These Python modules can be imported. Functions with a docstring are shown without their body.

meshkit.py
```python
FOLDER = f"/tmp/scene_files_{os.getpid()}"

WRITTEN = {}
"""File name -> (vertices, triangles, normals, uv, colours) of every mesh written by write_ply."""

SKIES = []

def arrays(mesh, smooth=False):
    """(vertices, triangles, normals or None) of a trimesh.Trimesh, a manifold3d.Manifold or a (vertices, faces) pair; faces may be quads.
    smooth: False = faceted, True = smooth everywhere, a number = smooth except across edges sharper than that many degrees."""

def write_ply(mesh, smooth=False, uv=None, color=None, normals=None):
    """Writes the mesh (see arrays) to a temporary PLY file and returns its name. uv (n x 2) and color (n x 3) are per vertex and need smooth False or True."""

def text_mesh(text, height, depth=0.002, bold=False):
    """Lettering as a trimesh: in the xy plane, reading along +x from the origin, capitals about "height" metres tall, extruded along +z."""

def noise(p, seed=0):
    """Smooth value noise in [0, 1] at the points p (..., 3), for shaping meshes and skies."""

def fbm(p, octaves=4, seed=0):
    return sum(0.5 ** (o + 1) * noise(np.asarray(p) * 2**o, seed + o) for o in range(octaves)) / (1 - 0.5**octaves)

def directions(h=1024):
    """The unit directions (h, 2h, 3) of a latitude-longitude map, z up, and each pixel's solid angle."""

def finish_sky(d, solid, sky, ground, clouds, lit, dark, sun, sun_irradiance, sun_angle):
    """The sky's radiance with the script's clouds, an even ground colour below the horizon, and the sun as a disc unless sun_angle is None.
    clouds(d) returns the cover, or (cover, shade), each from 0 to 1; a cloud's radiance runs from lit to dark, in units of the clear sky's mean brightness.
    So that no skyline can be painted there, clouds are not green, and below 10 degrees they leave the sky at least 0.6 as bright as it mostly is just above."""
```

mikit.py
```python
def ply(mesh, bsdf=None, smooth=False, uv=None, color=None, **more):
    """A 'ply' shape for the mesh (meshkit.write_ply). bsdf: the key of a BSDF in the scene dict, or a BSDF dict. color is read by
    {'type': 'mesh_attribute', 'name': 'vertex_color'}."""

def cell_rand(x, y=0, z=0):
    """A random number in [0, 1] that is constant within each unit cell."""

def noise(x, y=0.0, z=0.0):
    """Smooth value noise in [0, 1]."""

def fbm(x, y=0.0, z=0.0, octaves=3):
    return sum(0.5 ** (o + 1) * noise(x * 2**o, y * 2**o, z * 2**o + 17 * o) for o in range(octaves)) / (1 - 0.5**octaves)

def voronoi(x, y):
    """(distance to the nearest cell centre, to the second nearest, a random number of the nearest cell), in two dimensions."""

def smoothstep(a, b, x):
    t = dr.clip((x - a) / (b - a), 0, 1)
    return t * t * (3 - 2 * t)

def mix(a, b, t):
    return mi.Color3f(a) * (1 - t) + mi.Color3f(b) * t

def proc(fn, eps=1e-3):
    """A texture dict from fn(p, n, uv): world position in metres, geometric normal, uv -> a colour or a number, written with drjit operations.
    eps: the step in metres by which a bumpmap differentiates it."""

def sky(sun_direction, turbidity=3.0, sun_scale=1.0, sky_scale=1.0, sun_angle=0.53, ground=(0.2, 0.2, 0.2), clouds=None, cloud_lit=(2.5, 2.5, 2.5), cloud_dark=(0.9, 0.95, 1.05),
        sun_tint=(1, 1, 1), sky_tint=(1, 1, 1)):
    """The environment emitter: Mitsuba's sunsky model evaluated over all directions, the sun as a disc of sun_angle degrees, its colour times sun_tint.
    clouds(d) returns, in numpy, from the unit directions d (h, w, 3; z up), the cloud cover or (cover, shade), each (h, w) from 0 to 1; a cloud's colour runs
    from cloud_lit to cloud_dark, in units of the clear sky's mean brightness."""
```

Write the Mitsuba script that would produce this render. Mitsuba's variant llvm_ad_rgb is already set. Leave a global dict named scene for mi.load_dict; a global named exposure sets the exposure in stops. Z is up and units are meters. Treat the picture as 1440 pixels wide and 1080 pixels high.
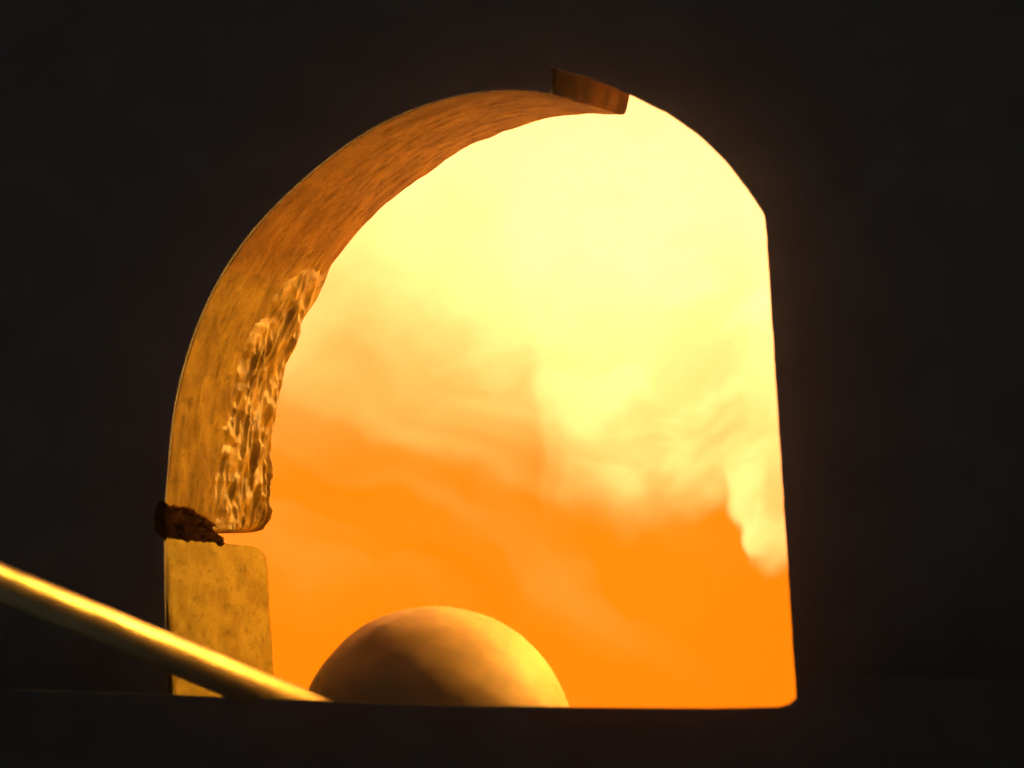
import math, numpy as np, trimesh, mitsuba as mi, drjit as dr, mikit, meshkit
from shapely.geometry import Polygon, box as sbox
from scipy.interpolate import CubicSpline, PchipInterpolator, interp1d
T = mi.ScalarTransform4f

# ------------------------------------------------------------------ camera
W0, H0, FPX, DIST = 1440.0, 1080.0, 4000.0, 2.0
AZ, PITCH, ROLL = math.radians(19.5), math.radians(3.1), math.radians(0.8)
AIM = np.array([0.0, 0.0, 1.15])
FWD = np.array([-math.sin(AZ) * math.cos(PITCH), math.cos(AZ) * math.cos(PITCH), math.sin(PITCH)])
RIGHT = np.cross(FWD, [0, 0, 1.0]); RIGHT /= np.linalg.norm(RIGHT)
UP = np.cross(RIGHT, FWD)
RIGHT, UP = RIGHT * math.cos(ROLL) - UP * math.sin(ROLL), UP * math.cos(ROLL) + RIGHT * math.sin(ROLL)
EYE = AIM - DIST * FWD
scene, labels = {}, {}
scene['camera'] = {'type': 'thinlens', 'aperture_radius': 0.007, 'focus_distance': 2.35, 'fov': 2 * math.degrees(math.atan(W0 / 2 / FPX)), 'fov_axis': 'x', 'near_clip': 0.05, 'far_clip': 50.0,
                   'to_world': T().look_at(origin=EYE.tolist(), target=AIM.tolist(), up=UP.tolist())}
exposure = 0.0
# ------------------------------------------------------------------ light: the dim workshop around; the furnace itself lights the rest
scene['workshop_light'] = {'type': 'constant', 'radiance': {'type': 'rgb', 'value': [0.037, 0.036, 0.034]}}


def at(px, py, y=0.0):
    """The point of the plane at depth y that the photograph shows at this pixel."""
    d = FWD + RIGHT * (px - W0 / 2) / FPX - UP * (py - H0 / 2) / FPX
    return EYE + d * (y - EYE[1]) / d[1]


def tag(key, label, category=None, group=None, kind=None):
    labels[key] = {k: v for k, v in dict(label=label, category=category, group=group, kind=kind).items() if v}


def grid_faces(n, m, wrap=False):
    i, j = np.meshgrid(np.arange(n - 1), np.arange(m if wrap else m - 1), indexing='ij')
    j2 = (j + 1) % m
    q = np.stack([i * m + j, i * m + j2, (i + 1) * m + j2, (i + 1) * m + j], -1).reshape(-1, 4)
    return np.vstack([q[:, [0, 1, 2]], q[:, [0, 2, 3]]])


def prism(poly, y0, y1):
    """A polygon in x, z extruded from depth y0 to y1."""
    m = trimesh.creation.extrude_polygon(poly, y1 - y0, engine='earcut')
    v = np.array(m.vertices)
    return trimesh.Trimesh(np.stack([v[:, 0], y1 - v[:, 2], v[:, 1]], 1), np.array(m.faces), process=False)


# ------------------------------------------------------------------ materials
fbm, noise, smoothstep, mix = mikit.fbm, mikit.noise, mikit.smoothstep, mikit.mix


def refractory(a, b, scale):
    def col(p, n, uv):
        t = smoothstep(0.3, 0.7, fbm(p.x * scale, p.y * scale, p.z * scale, 3))
        g = noise(p.x * 900, p.y * 900, p.z * 900)
        s = smoothstep(0.58, 0.78, fbm(p.x * 150 + 9, p.y * 150, p.z * 150, 3))
        return mix(a, b, t) * (0.82 + 0.36 * g) * (1 - 0.25 * s)
    return col


def two(b):
    return {'type': 'twosided', 'bsdf': b}


def stone(name, a, b, scale):
    scene[name] = two({'type': 'principled', 'base_color': mikit.proc(refractory(a, b, scale)), 'roughness': 0.75, 'specular': 0.12})


stone('cast_refractory', (0.30, 0.19, 0.055), (0.42, 0.29, 0.085), 40)
stone('glazed_slag', (0.115, 0.069, 0.005), (0.20, 0.125, 0.011), 60)
scene['glazed_slag']['bsdf'].update(roughness=0.42, specular=0.3)
stone('pale_brick', (0.14, 0.100, 0.012), (0.185, 0.138, 0.019), 55)
scene['scorched_fibre'] = two({'type': 'diffuse', 'reflectance': mikit.proc(refractory((0.003, 0.0014, 0.0007), (0.015, 0.006, 0.002), 100))})


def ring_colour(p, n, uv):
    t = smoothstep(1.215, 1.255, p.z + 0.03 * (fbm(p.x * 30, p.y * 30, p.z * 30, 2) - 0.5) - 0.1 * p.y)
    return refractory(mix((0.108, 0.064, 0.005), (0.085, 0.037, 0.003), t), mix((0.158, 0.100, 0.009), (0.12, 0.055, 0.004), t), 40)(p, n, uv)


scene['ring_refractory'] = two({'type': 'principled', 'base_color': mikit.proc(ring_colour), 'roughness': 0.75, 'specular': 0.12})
scene['sooty_joint'] = two({'type': 'diffuse', 'reflectance': mikit.proc(lambda p, n, uv: refractory((0.010, 0.0036, 0.0006), (0.026, 0.0095, 0.0013), 60)(p, n, uv) * (0.3 + 0.7 * smoothstep(0.02, 0.10, p.y + 0.03 * noise(p.y * 80, p.z * 80))))})
scene['black_soot'] = two({'type': 'diffuse', 'reflectance': {'type': 'rgb', 'value': [0.018, 0.016, 0.014]}})
for name_, tone in (('sooty_steel', 0.17), ('ledge_steel', 0.115)):
    scene[name_] = two({'type': 'principled', 'roughness': 0.8, 'specular': 0.2, 'base_color': mikit.proc(
        lambda p, n, uv, tone=tone: mi.Color3f(tone, tone * 0.985, tone * 0.94) * (0.80 + 0.4 * fbm(p.x * 25, p.y * 25, p.z * 25, 4)))})
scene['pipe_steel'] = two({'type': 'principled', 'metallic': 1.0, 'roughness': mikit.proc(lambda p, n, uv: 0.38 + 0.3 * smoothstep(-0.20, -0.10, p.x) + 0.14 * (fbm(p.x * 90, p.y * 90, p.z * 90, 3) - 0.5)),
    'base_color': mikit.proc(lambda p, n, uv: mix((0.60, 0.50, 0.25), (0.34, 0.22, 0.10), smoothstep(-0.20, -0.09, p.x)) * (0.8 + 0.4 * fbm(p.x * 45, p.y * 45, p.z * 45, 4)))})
scene['hot_glass'] = two({'type': 'principled', 'roughness': 0.6, 'specular': 0.4, 'sheen': 0.9, 'sheen_tint': 0.6, 'base_color': mikit.proc(
    lambda p, n, uv: mi.Color3f(0.42, 0.27, 0.105) * (0.56 + 0.88 * fbm(p.x * 38, p.y * 38, p.z * 38, 4)))})
scene['hot_lining'] = two({'type': 'diffuse', 'reflectance': {'type': 'rgb', 'value': [0.05, 0.03, 0.01]}})

# ------------------------------------------------------------------ the two halves of the furnace front
DEPTH = 0.167
ARC = [(233, 751), (235, 700), (239, 650), (250, 560), (266, 497), (287, 440), (322, 373), (372, 308), (432, 250), (502, 196), (580, 156), (650, 135), (715, 128), (777, 133)]
arc0 = np.array([at(*p)[[0, 2]] for p in ARC])
s0 = np.r_[0, np.cumsum(np.linalg.norm(np.diff(arc0, axis=0), axis=1))]
arc = CubicSpline(s0 / s0[-1], arc0)                       # t in 0..1, from the joint over the brick up to the crown
EDGE = [(777, 96), (830, 110), (880, 131), (940, 160), (985, 192), (1022, 228), (1052, 266), (1076, 303), (1079, 330), (1120, 960), (1126, 1060)]
edge0 = np.array([at(*p)[[0, 2]] for p in EDGE])
se = np.r_[0, np.cumsum(np.linalg.norm(np.diff(edge0, axis=0), axis=1))]
sd = np.linspace(0, se[-1], 260)
edge0 = interp1d(se, edge0, axis=0)(sd)
edge0 += 0.0007 * (np.stack([meshkit.fbm(np.stack([sd * 120, sd * 0, sd * 0], -1), 3, 13 + k) for k in (0, 1)], 1) - 0.5)

tt = np.linspace(0, 1, 90)
left_xz, right_xz = arc(tt), edge0
XL, XR, ZB, ZT = -1.2, 1.2, 0.45, 1.95
top = arc0[-1]
bl = at(247, 1060)[[0, 2]]
left_poly = Polygon([*left_xz, (top[0], ZT), (XL, ZT), (XL, ZB), (bl[0], ZB), tuple(at(233, 757)[[0, 2]])])
right_poly = Polygon([*right_xz, (right_xz[-1][0], ZB), (XR, ZB), (XR, ZT), (top[0] - 0.002, ZT), (top[0] - 0.002, right_xz[0][1])])


def plate(poly, y0, y1, bevel):
    """A plate whose edge is rounded towards the front."""
    steps = [(y0 + bevel * (1 - math.cos(a)), bevel * (1 - math.sin(a))) for a in np.linspace(0, math.pi / 2, 5)]
    parts = []
    for (ya, ins), (yb, _) in zip(steps, steps[1:] + [(y1, 0)]):
        parts.append(prism(poly.buffer(-ins, join_style=2) if ins > 1e-5 else poly, ya, yb))
    return trimesh.util.concatenate(parts)


scene['shutter__front_plate'] = mikit.ply(plate(left_poly.buffer(-0.0003), -0.002, 0.0, 0.0008), 'sooty_steel', 30)
scene['shutter_001__front_plate'] = mikit.ply(plate(right_poly, -0.005, 0.0, 0.002), 'sooty_steel', 30)
tag('shutter', 'dark left half of the furnace front with a thick rough orange-lit arch ring', 'furnace shutter', 'halves of the furnace front')
tag('shutter_001', 'black right half of the furnace front with a straight upright edge, right of the flames', 'furnace shutter', 'halves of the furnace front')
scene['shutter_001__lining'] = mikit.ply(prism(right_poly.buffer(-0.03), 0.001, DEPTH), 'cast_refractory')
outer = Polygon([*(arc(tt)), (top[0], ZT), (XL, ZT), (XL, at(233, 706)[2])]).buffer(-0.012)
scene['shutter__lining'] = mikit.ply(prism(outer, 0.002, DEPTH - 0.004), 'cast_refractory')
low = Polygon([tuple(at(233, 756)[[0, 2]] - [0.03, 0]), (XL, at(233, 756)[2]), (XL, ZB), (bl[0] - 0.02, ZB)])
scene['shutter__lining_001'] = mikit.ply(prism(low, 0.002, DEPTH - 0.004), 'cast_refractory')

# arch ring: a band that runs round soffit, back, outside and front; the soffit is uneven
N, M = 560, 130
t = np.linspace(0, 1, N)
C, dC = arc(t), arc(t, 1)
nrm = np.stack([-dC[:, 1], dC[:, 0]], 1)
nrm /= np.linalg.norm(nrm, axis=1, keepdims=True)          # points out of the opening or into it; made inward below
mid = np.array(at(700, 600)[[0, 2]])
nrm *= np.sign(((mid - C) * nrm).sum(1))[:, None]


def ring_point(ti, y, inward):
    """(k, m) arrays -> points"""
    c = C[ti]; n = nrm[ti]
    return np.stack([c[:, None, 0] + n[:, None, 0] * inward, y, c[:, None, 1] + n[:, None, 1] * inward], -1)


yy = np.linspace(0, DEPTH, M)
Y = np.repeat(yy[None], N, 0)
arclen = (t * s0[-1])[:, None] + 0 * Y
P = ring_point(np.arange(N), Y, 0 * Y)
q = np.stack([arclen * 28, Y * 60, 0 * Y], -1)
disp = (0.0014 + 0.0022 * np.clip((0.36 - t) / 0.2, 0, 1))[:, None] * (meshkit.fbm(q, 4, 3) - 0.5) * 2
q2 = np.stack([arclen * 70, Y * 260, 0 * Y + 5], -1)        # striations that run along the arch
disp += 0.0008 * (meshkit.fbm(q2, 3, 11) - 0.5) * 2
fade = np.clip(Y / 0.02, 0.25, 1)
disp *= fade
wav = 0.0022 * (meshkit.fbm(np.stack([arclen * 22, 0 * Y, 0 * Y], -1), 3, 21) - 0.5) * 2     # worn back edge
disp += wav * np.clip((Y - 0.1) / 0.06, 0, 1)
r = 0.006
disp -= r * (1 - np.sqrt(np.clip(1 - np.clip((Y - (DEPTH - r)) / r, 0, 1) ** 2, 0, 1)))
r = 0.0014
disp -= r * (1 - np.sqrt(np.clip(1 - np.clip((r - Y) / r, 0, 1) ** 2, 0, 1)))
# the lower end of the ring is rounded off towards the back
endr = 0.003 + 0.036 * np.clip((Y - 0.08) / 0.08, 0, 1)
disp -= np.where(arclen < endr, endr - np.sqrt(np.clip(endr ** 2 - (endr - arclen) ** 2, 0, None)), 0)
disp -= 0.009 * (Y / DEPTH) * np.clip((t[:, None] - 0.72) / 0.28, 0, 1) ** 1.5
rec = np.clip((0.021 + 0.004 * (meshkit.fbm(np.stack([Y * 90, 0 * Y, 0 * Y], -1), 3, 77) - 0.5) - 0.021 * np.clip(Y / 0.095, 0, 1) ** 2.2 - arclen) / 0.003, 0, 1)
disp -= 0.009 * rec                                        # the joint at its foot, packed with fibre
soffit = ring_point(np.arange(N), Y, disp)
back = ring_point(np.arange(N), np.full((N, 1), DEPTH - 0.001), np.full((N, 1), -0.07))
front = ring_point(np.arange(N), np.full((N, 1), 0.0005), np.full((N, 1), -0.07))
sec = np.concatenate([soffit, back, front], 1)
K = M + 2
v = sec.reshape(-1, 3)
f = grid_faces(N, K, True)
caps = [np.array([0 * K + a for a in (0, i, i + 1)]) for i in range(1, K - 1)] 
ring = trimesh.Trimesh(v, np.vstack([f, caps]), process=False)
if ring.volume < 0:
    ring.invert()
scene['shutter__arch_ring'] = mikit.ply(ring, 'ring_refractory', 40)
cap = trimesh.Trimesh(sec[-1], [[0, i + 1, i] for i in range(1, K - 1)], process=False)
if cap.face_normals[:, 0].mean() < 0:
    cap.invert()
scene['shutter__arch_ring__joint_face'] = mikit.ply(cap, 'sooty_joint')
labels['shutter__arch_ring'] = {'label': 'thick curved refractory ring, orange in the furnace light'}

# slag: the thick melted crust on the back half of the ring, a wedge that starts half way up and hangs at the joint
div = PchipInterpolator([0.0, 0.1, 0.25, 0.36, 0.46], [0.076, 0.072, 0.074, 0.088, 0.125])
ts = np.linspace(0.0, 0.46, 420)
ms = 110
Cs, dCs = arc(ts), arc(ts, 1)
ns = np.stack([-dCs[:, 1], dCs[:, 0]], 1); ns /= np.linalg.norm(ns, axis=1, keepdims=True)
ns *= np.sign(((mid - Cs) * ns).sum(1))[:, None]
u = np.linspace(0, 1, ms)
d0 = div(ts) + 0.006 * (meshkit.fbm(np.stack([ts * 40, ts * 0, ts * 0], -1), 3, 8) - 0.5) * 2
Ys = d0[:, None] + (DEPTH + 0.004 - d0[:, None]) * u[None]
al = (ts * s0[-1])[:, None] + 0 * Ys
# cells stretched along the arch and slanting: a scaly, runny surface
g1 = meshkit.noise(np.stack([al * 34 + Ys * 30, Ys * 120 - al * 22, 0 * Ys], -1), 31)
g2 = meshkit.noise(np.stack([al * 85 + Ys * 45, Ys * 210, 0 * Ys + 3], -1), 37)
g3 = meshkit.fbm(np.stack([al * 30, Ys * 40, 0 * Ys], -1), 2, 41)
ridge = 1 - np.abs(2 * g1 - 1)
hs = 0.0012 + 0.0092 * ridge * g3 * 1.3 + 0.0024 * (1 - np.abs(2 * g2 - 1))
prof = np.clip(u / 0.35, 0, 1)[None] ** 0.7 * np.sqrt(np.clip((1 - u) / 0.06, 0, 1))[None]
tap = np.clip((0.46 - ts) / 0.17, 0, 1)[:, None] ** 0.7 * np.sqrt(np.clip(al / 0.003, 0, 1))
hs = hs * prof * tap - 0.004 * (1 - prof * np.minimum(1, tap * 3))
ends = 0.001 + 0.013 * np.clip((Ys - 0.09) / 0.07, 0, 1)
hs -= np.where(al < ends, ends - np.sqrt(np.clip(ends ** 2 - (ends - al) ** 2, 0, None)), 0)
Ps = np.stack([Cs[:, None, 0] + ns[:, None, 0] * hs, Ys, Cs[:, None, 1] + ns[:, None, 1] * hs], -1)
Pb = np.stack([Cs[:, None, 0] - ns[:, None, 0] * 0.03 + 0 * hs, np.minimum(Ys, DEPTH - 0.006), Cs[:, None, 1] - ns[:, None, 1] * 0.03 + 0 * hs], -1)[:, ::-1][:, [0, -1]]
sec = np.concatenate([Ps, Pb], 1); K = ms + 2
slag = trimesh.Trimesh(sec.reshape(-1, 3), np.vstack([grid_faces(len(ts), K, True)] + [[[0, i, i + 1] for i in range(1, K - 1)], [[(len(ts) - 1) * K + a for a in (0, i + 1, i)] for i in range(1, K - 1)]]), process=False)
if slag.volume < 0:
    slag.invert()
scene['shutter__slag_crust'] = mikit.ply(slag, 'glazed_slag', True)
labels['shutter__slag_crust'] = {'label': 'scaly melted crust on the inner edge of the arch ring'}


# the packing of the joint: a ragged wedge between the foot of the ring and the brick, thick in front and running out towards the back
nu, nv = 150, 70
U, V = np.meshgrid(np.linspace(0, 1, nu), np.linspace(0, 1, nv), indexing='ij')
YW = -0.004 + 0.108 * U
foot = np.array(at(233, 757)[[0, 2]])
rag = meshkit.fbm(np.stack([YW * 120, 0 * V, 0 * V], -1), 4, 5) - 0.5
ztop = foot[1] + 0.0265 * np.clip(1 - (np.clip(YW, 0, 1) / 0.102) ** 2.2, 0.02, 1) + 0.006 * rag
zbot = foot[1] - 0.0085 * np.clip(YW, 0, 1) / DEPTH - 0.0015 - 0.004 * np.clip(meshkit.fbm(np.stack([YW * 160, 0 * V + 4, 0 * V], -1), 3, 6) - 0.45, 0, 1)
ZW = zbot + (ztop - zbot) * V
lump = meshkit.fbm(np.stack([YW * 110, ZW * 190, 0 * V], -1), 4, 9) - 0.5
XW = foot[0] - 0.0015 + 0.012 * lump - 0.004 * (2 * V - 1) ** 4 + 0.0022 * (2 * V - 1 < -0.5)
XW = XW + 0.0045 * np.clip((0.003 - YW) / 0.004, 0, 1)
fw = np.stack([XW, YW, ZW], -1)
bw = fw.copy(); bw[..., 0] = foot[0] - np.where(YW > 0.003, 0.024, 0.0065) + 0.006 * lump; bw[..., 2] = np.where(YW > 0.003, ZW, foot[1] + 0.012 + 0.5 * (ZW - foot[1] - 0.012))
nb = nu * nv
bd = np.r_[np.arange(nv), np.arange(1, nu) * nv + nv - 1, (nu - 1) * nv + np.arange(nv - 2, -1, -1), np.arange(nu - 2, 0, -1) * nv]
b2 = np.roll(bd, -1); gf = grid_faces(nu, nv)
wad = trimesh.Trimesh(np.concatenate([fw.reshape(-1, 3), bw.reshape(-1, 3)]), np.vstack([gf, gf[:, ::-1] + nb, np.stack([bd, b2 + nb, b2], 1), np.stack([bd, bd + nb, b2 + nb], 1)]), process=False)
if wad.volume < 0:
    wad.invert()
scene['shutter__fibre_wad'] = mikit.ply(wad, 'scorched_fibre', 40)
labels['shutter__fibre_wad'] = {'label': 'scorched dark fibre stuffed in the joint between ring and brick'}
# ------------------------------------------------------------------ the pale brick under the ring
bf = [at(233, 757)[[0, 2]], at(249, 985)[[0, 2]]]
ny, nz = 90, 120
BD = DEPTH + 0.012
yb = np.linspace(0, BD, ny); ub = np.linspace(0, 1, nz)
YB, UB = np.meshgrid(yb, ub, indexing='ij')
X = bf[0][0] + (bf[1][0] - bf[0][0]) * UB
Z = bf[0][1] - 0.0075 * YB / DEPTH + (bf[1][1] - 0.02 - bf[0][1]) * UB
h = 0.0012 * (meshkit.fbm(np.stack([YB * 60, Z * 60, 0 * Z], -1), 4, 51) - 0.5) * 2
ed = np.minimum(np.minimum(YB, BD - YB), (bf[0][1] - Z) * 0.9)
rr = np.where(YB < 0.02, 0.0015, 0.004)
h -= rr * (1 - np.sqrt(np.clip(1 - np.clip((rr - ed) / rr, 0, 1) ** 2, 0, 1)))
dz = 0.009 * np.clip((YB - (BD - 0.03)) / 0.03, 0, 1) ** 2 * np.clip(1 - UB * 6, 0, 1)
face = np.stack([X + h, YB, Z - dz], -1)
inner = face + np.array([-0.06, 0, 0])
vb = np.concatenate([face.reshape(-1, 3), inner.reshape(-1, 3)])
fb = grid_faces(ny, nz); nb = ny * nz
bd = np.r_[np.arange(nz), np.arange(1, ny) * nz + nz - 1, (ny - 1) * nz + np.arange(nz - 2, -1, -1), np.arange(ny - 2, 0, -1) * nz]
b2 = np.roll(bd, -1)
fb = np.vstack([fb, fb[:, ::-1] + nb, np.stack([bd, b2 + nb, b2], 1), np.stack([bd, bd + nb, b2 + nb], 1)])
brick = trimesh.Trimesh(vb, fb, process=False)
if brick.volume < 0:
    brick.invert()
scene['fire_brick'] = mikit.ply(brick, 'pale_brick', 40)
tag('fire_brick', 'pale yellow fire brick standing upright below the arch ring, behind the steel pipe', 'brick')

# ------------------------------------------------------------------ sill: a steel ledge in front of the opening, turned up at its right end
SY0, SY1 = -0.12, -0.004
sl = [at(*p, SY0)[[0, 2]] for p in [(-400, 957), (244, 977), (600, 992), (860, 995), (1000, 996), (1095, 994), (1110, 990), (1119, 982), (1123, 968), (1127, 952), (1800, 962), (1800, 1500), (-400, 1500)]]
scene['steel_ledge__front'] = mikit.ply(prism(Polygon(sl), SY0, SY0 + 0.001), 'ledge_steel', 30)
sill = prism(Polygon(sl).buffer(-0.0012), SY0 + 0.001, SY1)
vs = np.array(sill.vertices)
vs[:, 2] -= np.where((vs[:, 1] > -0.06) & (vs[:, 2] > 0.9), 0.014, 0)             # its top falls away towards the furnace
scene['steel_ledge__top'] = mikit.ply(trimesh.Trimesh(vs, sill.faces, process=False), 'black_soot', 30)
tag('steel_ledge', 'black steel ledge along the bottom of the glowing opening', 'ledge')

# ------------------------------------------------------------------ pipe and ball
p0, p1 = at(-60, 795, -0.36), at(560, 1052, 0.03)
ax = p1 - p0; L = np.linalg.norm(ax); ax /= L
L += 0.7; p0 = p1 - ax * L                                # the pipe goes on out of the picture
e1 = np.cross(ax, [0, 0, 1.0]); e1 /= np.linalg.norm(e1); e2 = np.cross(ax, e1)
sides, steps = 64, 360
sx = np.linspace(0, 1, steps); ang = np.arange(sides) * 2 * np.pi / sides
rad = 0.0094 + 0.0040 * sx                                # thicker towards its head
dirs = np.cos(ang)[None, :, None] * e1 + np.sin(ang)[None, :, None] * e2
pp = p0 + ax * (sx * L)[:, None, None].reshape(-1, 1, 1) + dirs * rad[:, None, None]
pp = pp + dirs * (0.0004 * (meshkit.fbm(pp * 70, 3, 61) - 0.5) * 2)[..., None]
vp = np.vstack([pp.reshape(-1, 3), p0, p1]); n_ = steps * sides; j = np.arange(sides); j2 = (j + 1) % sides
pipe = trimesh.Trimesh(vp, np.vstack([grid_faces(steps, sides, True), np.stack([np.full(sides, n_), j2, j], 1), np.stack([np.full(sides, n_ + 1), n_ - sides + j, n_ - sides + j2], 1)]), process=False)
if pipe.volume < 0:
    pipe.invert()
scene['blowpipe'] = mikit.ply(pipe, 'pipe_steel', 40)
tag('blowpipe', 'long steel pipe slanting in from the left, its upper side glowing yellow', 'pipe')

BY = 0.05
bc = at(613, 1048, BY); br = 0.1005
ball = trimesh.creation.icosphere(6, 1.0)
bv = np.array(ball.vertices)
bv = bv * (1 + 0.0016 * (meshkit.fbm(bv * 14, 3, 72) - 0.5) * 2)[:, None]
bv = bc + bv * br * (1 + 0.018 * (meshkit.fbm(bv * 2.2, 3, 71) - 0.5) * 2)[:, None]
scene['glass_ball'] = mikit.ply(trimesh.Trimesh(bv, ball.faces, process=False), 'hot_glass', True)
tag('glass_ball', 'round ball of hot glass half hidden behind the black ledge, dark in the middle', 'glass ball')

# ------------------------------------------------------------------ furnace chamber: a glowing drum with a domed end
cx, cz, R, Y0, Y1 = -0.10, 1.16, 0.50, DEPTH - 0.002, 1.05
prof = [(R, Y0), (R, Y1 - 0.35)] + [(R - 0.35 + 0.35 * math.cos(a), Y1 - 0.35 + 0.35 * math.sin(a)) for a in np.linspace(0, math.pi / 2, 20)[1:]] + [(1e-4, Y1)]
na = 97; ang = np.linspace(0, 2 * np.pi, na)
dv = np.array([[(cx + r_ * math.cos(a), y_, cz + r_ * math.sin(a)) for a in ang] for r_, y_ in prof])
duv = np.stack(np.meshgrid(np.linspace(0, 1, len(prof)), np.linspace(0, 1, na), indexing='ij'), -1).reshape(-1, 2)
drum = trimesh.Trimesh(dv.reshape(-1, 3), grid_faces(len(prof), na), process=False)
fn = drum.face_normals; cc = drum.triangles_center - np.array([cx, 0.5, cz])
if (fn * cc).sum(1).mean() > 0:
    drum.invert()


def glow(p, n, uv):
    k = 0.92 + 0.16 * fbm(p.x * 5, p.y * 5, p.z * 5, 2)
    return mi.Color3f(1.35, 0.262, 0.0028) * k


scene['furnace__lining'] = mikit.ply(drum, 'hot_lining', True, uv=duv, emitter={'type': 'area', 'radiance': mikit.proc(glow)})
tag('furnace', 'glowing orange chamber seen through the arched opening, below the flames', 'furnace')

# ------------------------------------------------------------------ flames rolling under the roof of the chamber
FY = 0.46
BOUND = [(150, 500), (390, 520), (500, 520), (600, 560), (725, 590), (752, 655), (790, 690), (880, 715), (925, 690), (1010, 682), (1035, 715), (1055, 765), (1110, 780), (1400, 800)]
bx = np.array([at(*p, FY)[0] for p in BOUND]); bz = np.array([at(*p, FY)[2] for p in BOUND])


def bound(x):
    z = mi.Float(float(bz[0]))
    for i in range(len(bx) - 1):
        z = z + float(bz[i + 1] - bz[i]) * smoothstep(float(bx[i]), float(bx[i + 1]), x)
    return z


def density(p):
    """How thick the flame is at p: dense under the roof and towards the burner, ragged below, thinning out to streaks on the left."""
    w1 = fbm(p.x * 7 + p.z * 4, p.y * 2, p.z * 8 - p.x * 3, 4) - 0.5
    w2 = fbm(p.x * 8 - p.z * 3 + 31, p.y * 2, p.z * 7 + p.x * 4 + 7, 4) - 0.5
    left = smoothstep(0.06, -0.26, p.x)
    x, z = p.x + 0.10 * w1, p.z + 0.09 * w2
    h = z - bound(x)
    soft = 0.008 + 0.10 * left
    body = smoothstep(-soft, soft * 1.3, h)
    rise = smoothstep(0.0, 0.26, h)
    puff = smoothstep(0.36, 0.66, fbm(x * 15 + 6 * z + 0.8 * w2, p.y * 2, z * 20 - 7 * x + 0.8 * w1, 4))
    streak = smoothstep(0.42, 0.72, fbm(x * 3, p.y * 3, (z + 0.50 * x) * 17, 3))
    d = body * (0.17 + 0.08 * left + (0.24 - 0.17 * left) * puff + 0.34 * rise + 0.14 * puff * rise * (1 - 0.6 * left) + 0.3 * rise * rise)
    return dr.clip(d + 0.06 * streak * left * smoothstep(-0.24, -0.02, h), 0, 1)


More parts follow.
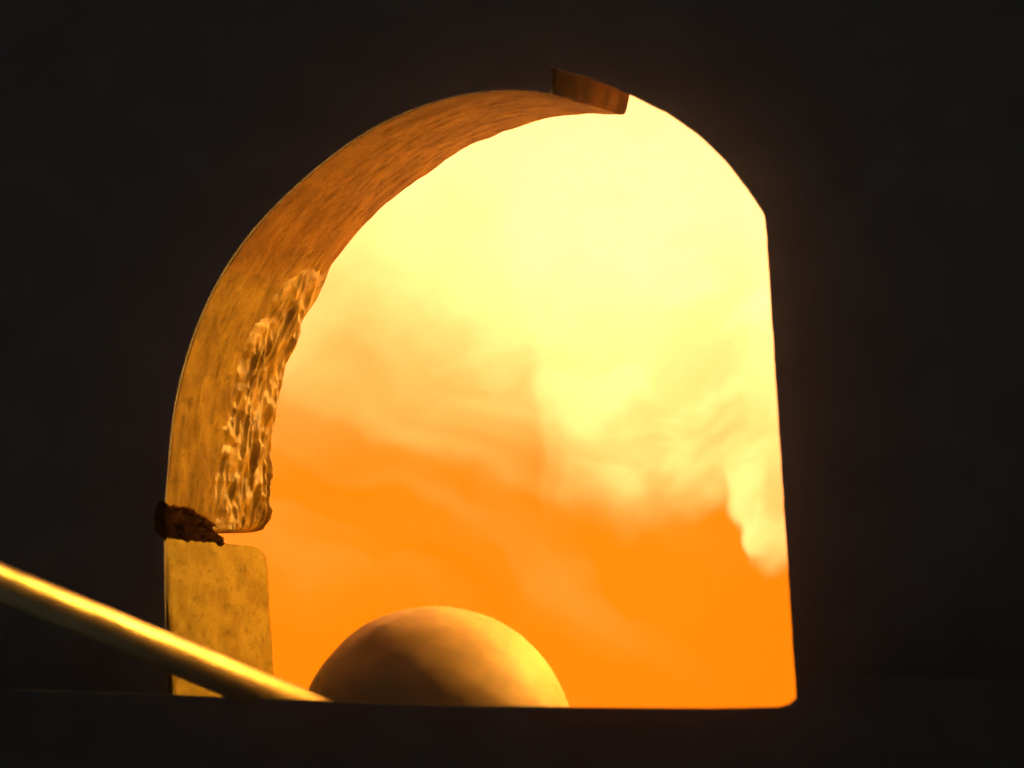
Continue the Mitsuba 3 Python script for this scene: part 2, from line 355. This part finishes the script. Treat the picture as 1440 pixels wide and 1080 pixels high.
def sheet_y(x, z, i):
    return FY + (i - (LAYERS - 1) / 2) * 0.004 + 0.05 * (meshkit.fbm(np.stack([x * 6, z * 6, 0 * x], -1), 3, 81) - 0.5) * 2


LAYERS = 4


def flame_alpha(p, n, uv):
    return 0.48 * density(p)


def flame_light(p, n, uv):
    d = density(p)
    return mi.Color3f(3.6, 1.5, 0.46) * (0.48 * d)


sheets, fuv = [], []
for i in range(LAYERS):
    gx, gz = np.meshgrid(np.linspace(-0.52, 0.34, 70), np.linspace(0.86, 1.60, 60), indexing='ij')
    gy = sheet_y(gx, gz, i)
    inside = (gx - cx) ** 2 + (gz - cz) ** 2
    k = np.minimum(1, 0.485 / np.sqrt(inside))
    gv = np.stack([cx + (gx - cx) * k, gy, cz + (gz - cz) * k], -1)
    m = trimesh.Trimesh(gv.reshape(-1, 3), grid_faces(70, 60), process=False)
    if m.face_normals[:, 1].mean() > 0:
        m.invert()
    sheets.append(m)
    fuv.append(np.stack(np.meshgrid(np.linspace(0, 1, 70), (i + np.linspace(0, 1, 60) * 0.999) / LAYERS, indexing='ij'), -1).reshape(-1, 2))
flame = trimesh.util.concatenate(sheets)
scene['flame_body'] = {'type': 'mask', 'opacity': mikit.proc(flame_alpha), 'bsdf': {'type': 'diffuse', 'reflectance': {'type': 'rgb', 'value': [0.02, 0.02, 0.02]}}}
scene['flame'] = mikit.ply(flame, 'flame_body', True, uv=np.vstack(fuv), emitter={'type': 'area', 'radiance': mikit.proc(flame_light)})
tag('flame', 'bright yellow-white flame billowing in the upper part of the opening', 'flame')

# its root at the burner, on the right behind the shutter: the brightest part, which lights ring, brick, ball and pipe
core = trimesh.creation.icosphere(4, 1.0)
kv = np.array(core.vertices)
kv = kv * (1 + 0.25 * (meshkit.fbm(kv * 2.0, 3, 91) - 0.5) * 2)[:, None] * np.array([0.12, 0.12, 0.14])
kv = kv + np.array([0.295, 0.36, 1.28])
core = trimesh.Trimesh(kv, core.faces, process=False)
scene['flame__root'] = mikit.ply(core, 'hot_lining', True, emitter={'type': 'area', 'radiance': {'type': 'rgb', 'value': [76.0, 37.0, 5.5]}})
labels['flame__root'] = {'label': 'white-hot root of the flame at the burner'}

# ------------------------------------------------------------------ the thin smoke of the workshop
scene['smoke'] = {'type': 'homogeneous', 'albedo': {'type': 'rgb', 'value': [0.95, 0.95, 0.95]}, 'sigma_t': 0.013, 'phase': {'type': 'hg', 'g': 0.97}}
scene['haze'] = {'type': 'cube', 'to_world': T().translate([0.1, -1.0, 1.15]).scale([2.2, 3.2, 1.5]), 'bsdf': {'type': 'null'}, 'interior': {'type': 'ref', 'id': 'smoke'}}
scene['camera']['medium'] = {'type': 'ref', 'id': 'smoke'}
tag('haze', 'thin smoky air in front of the furnace', 'haze', kind='stuff')
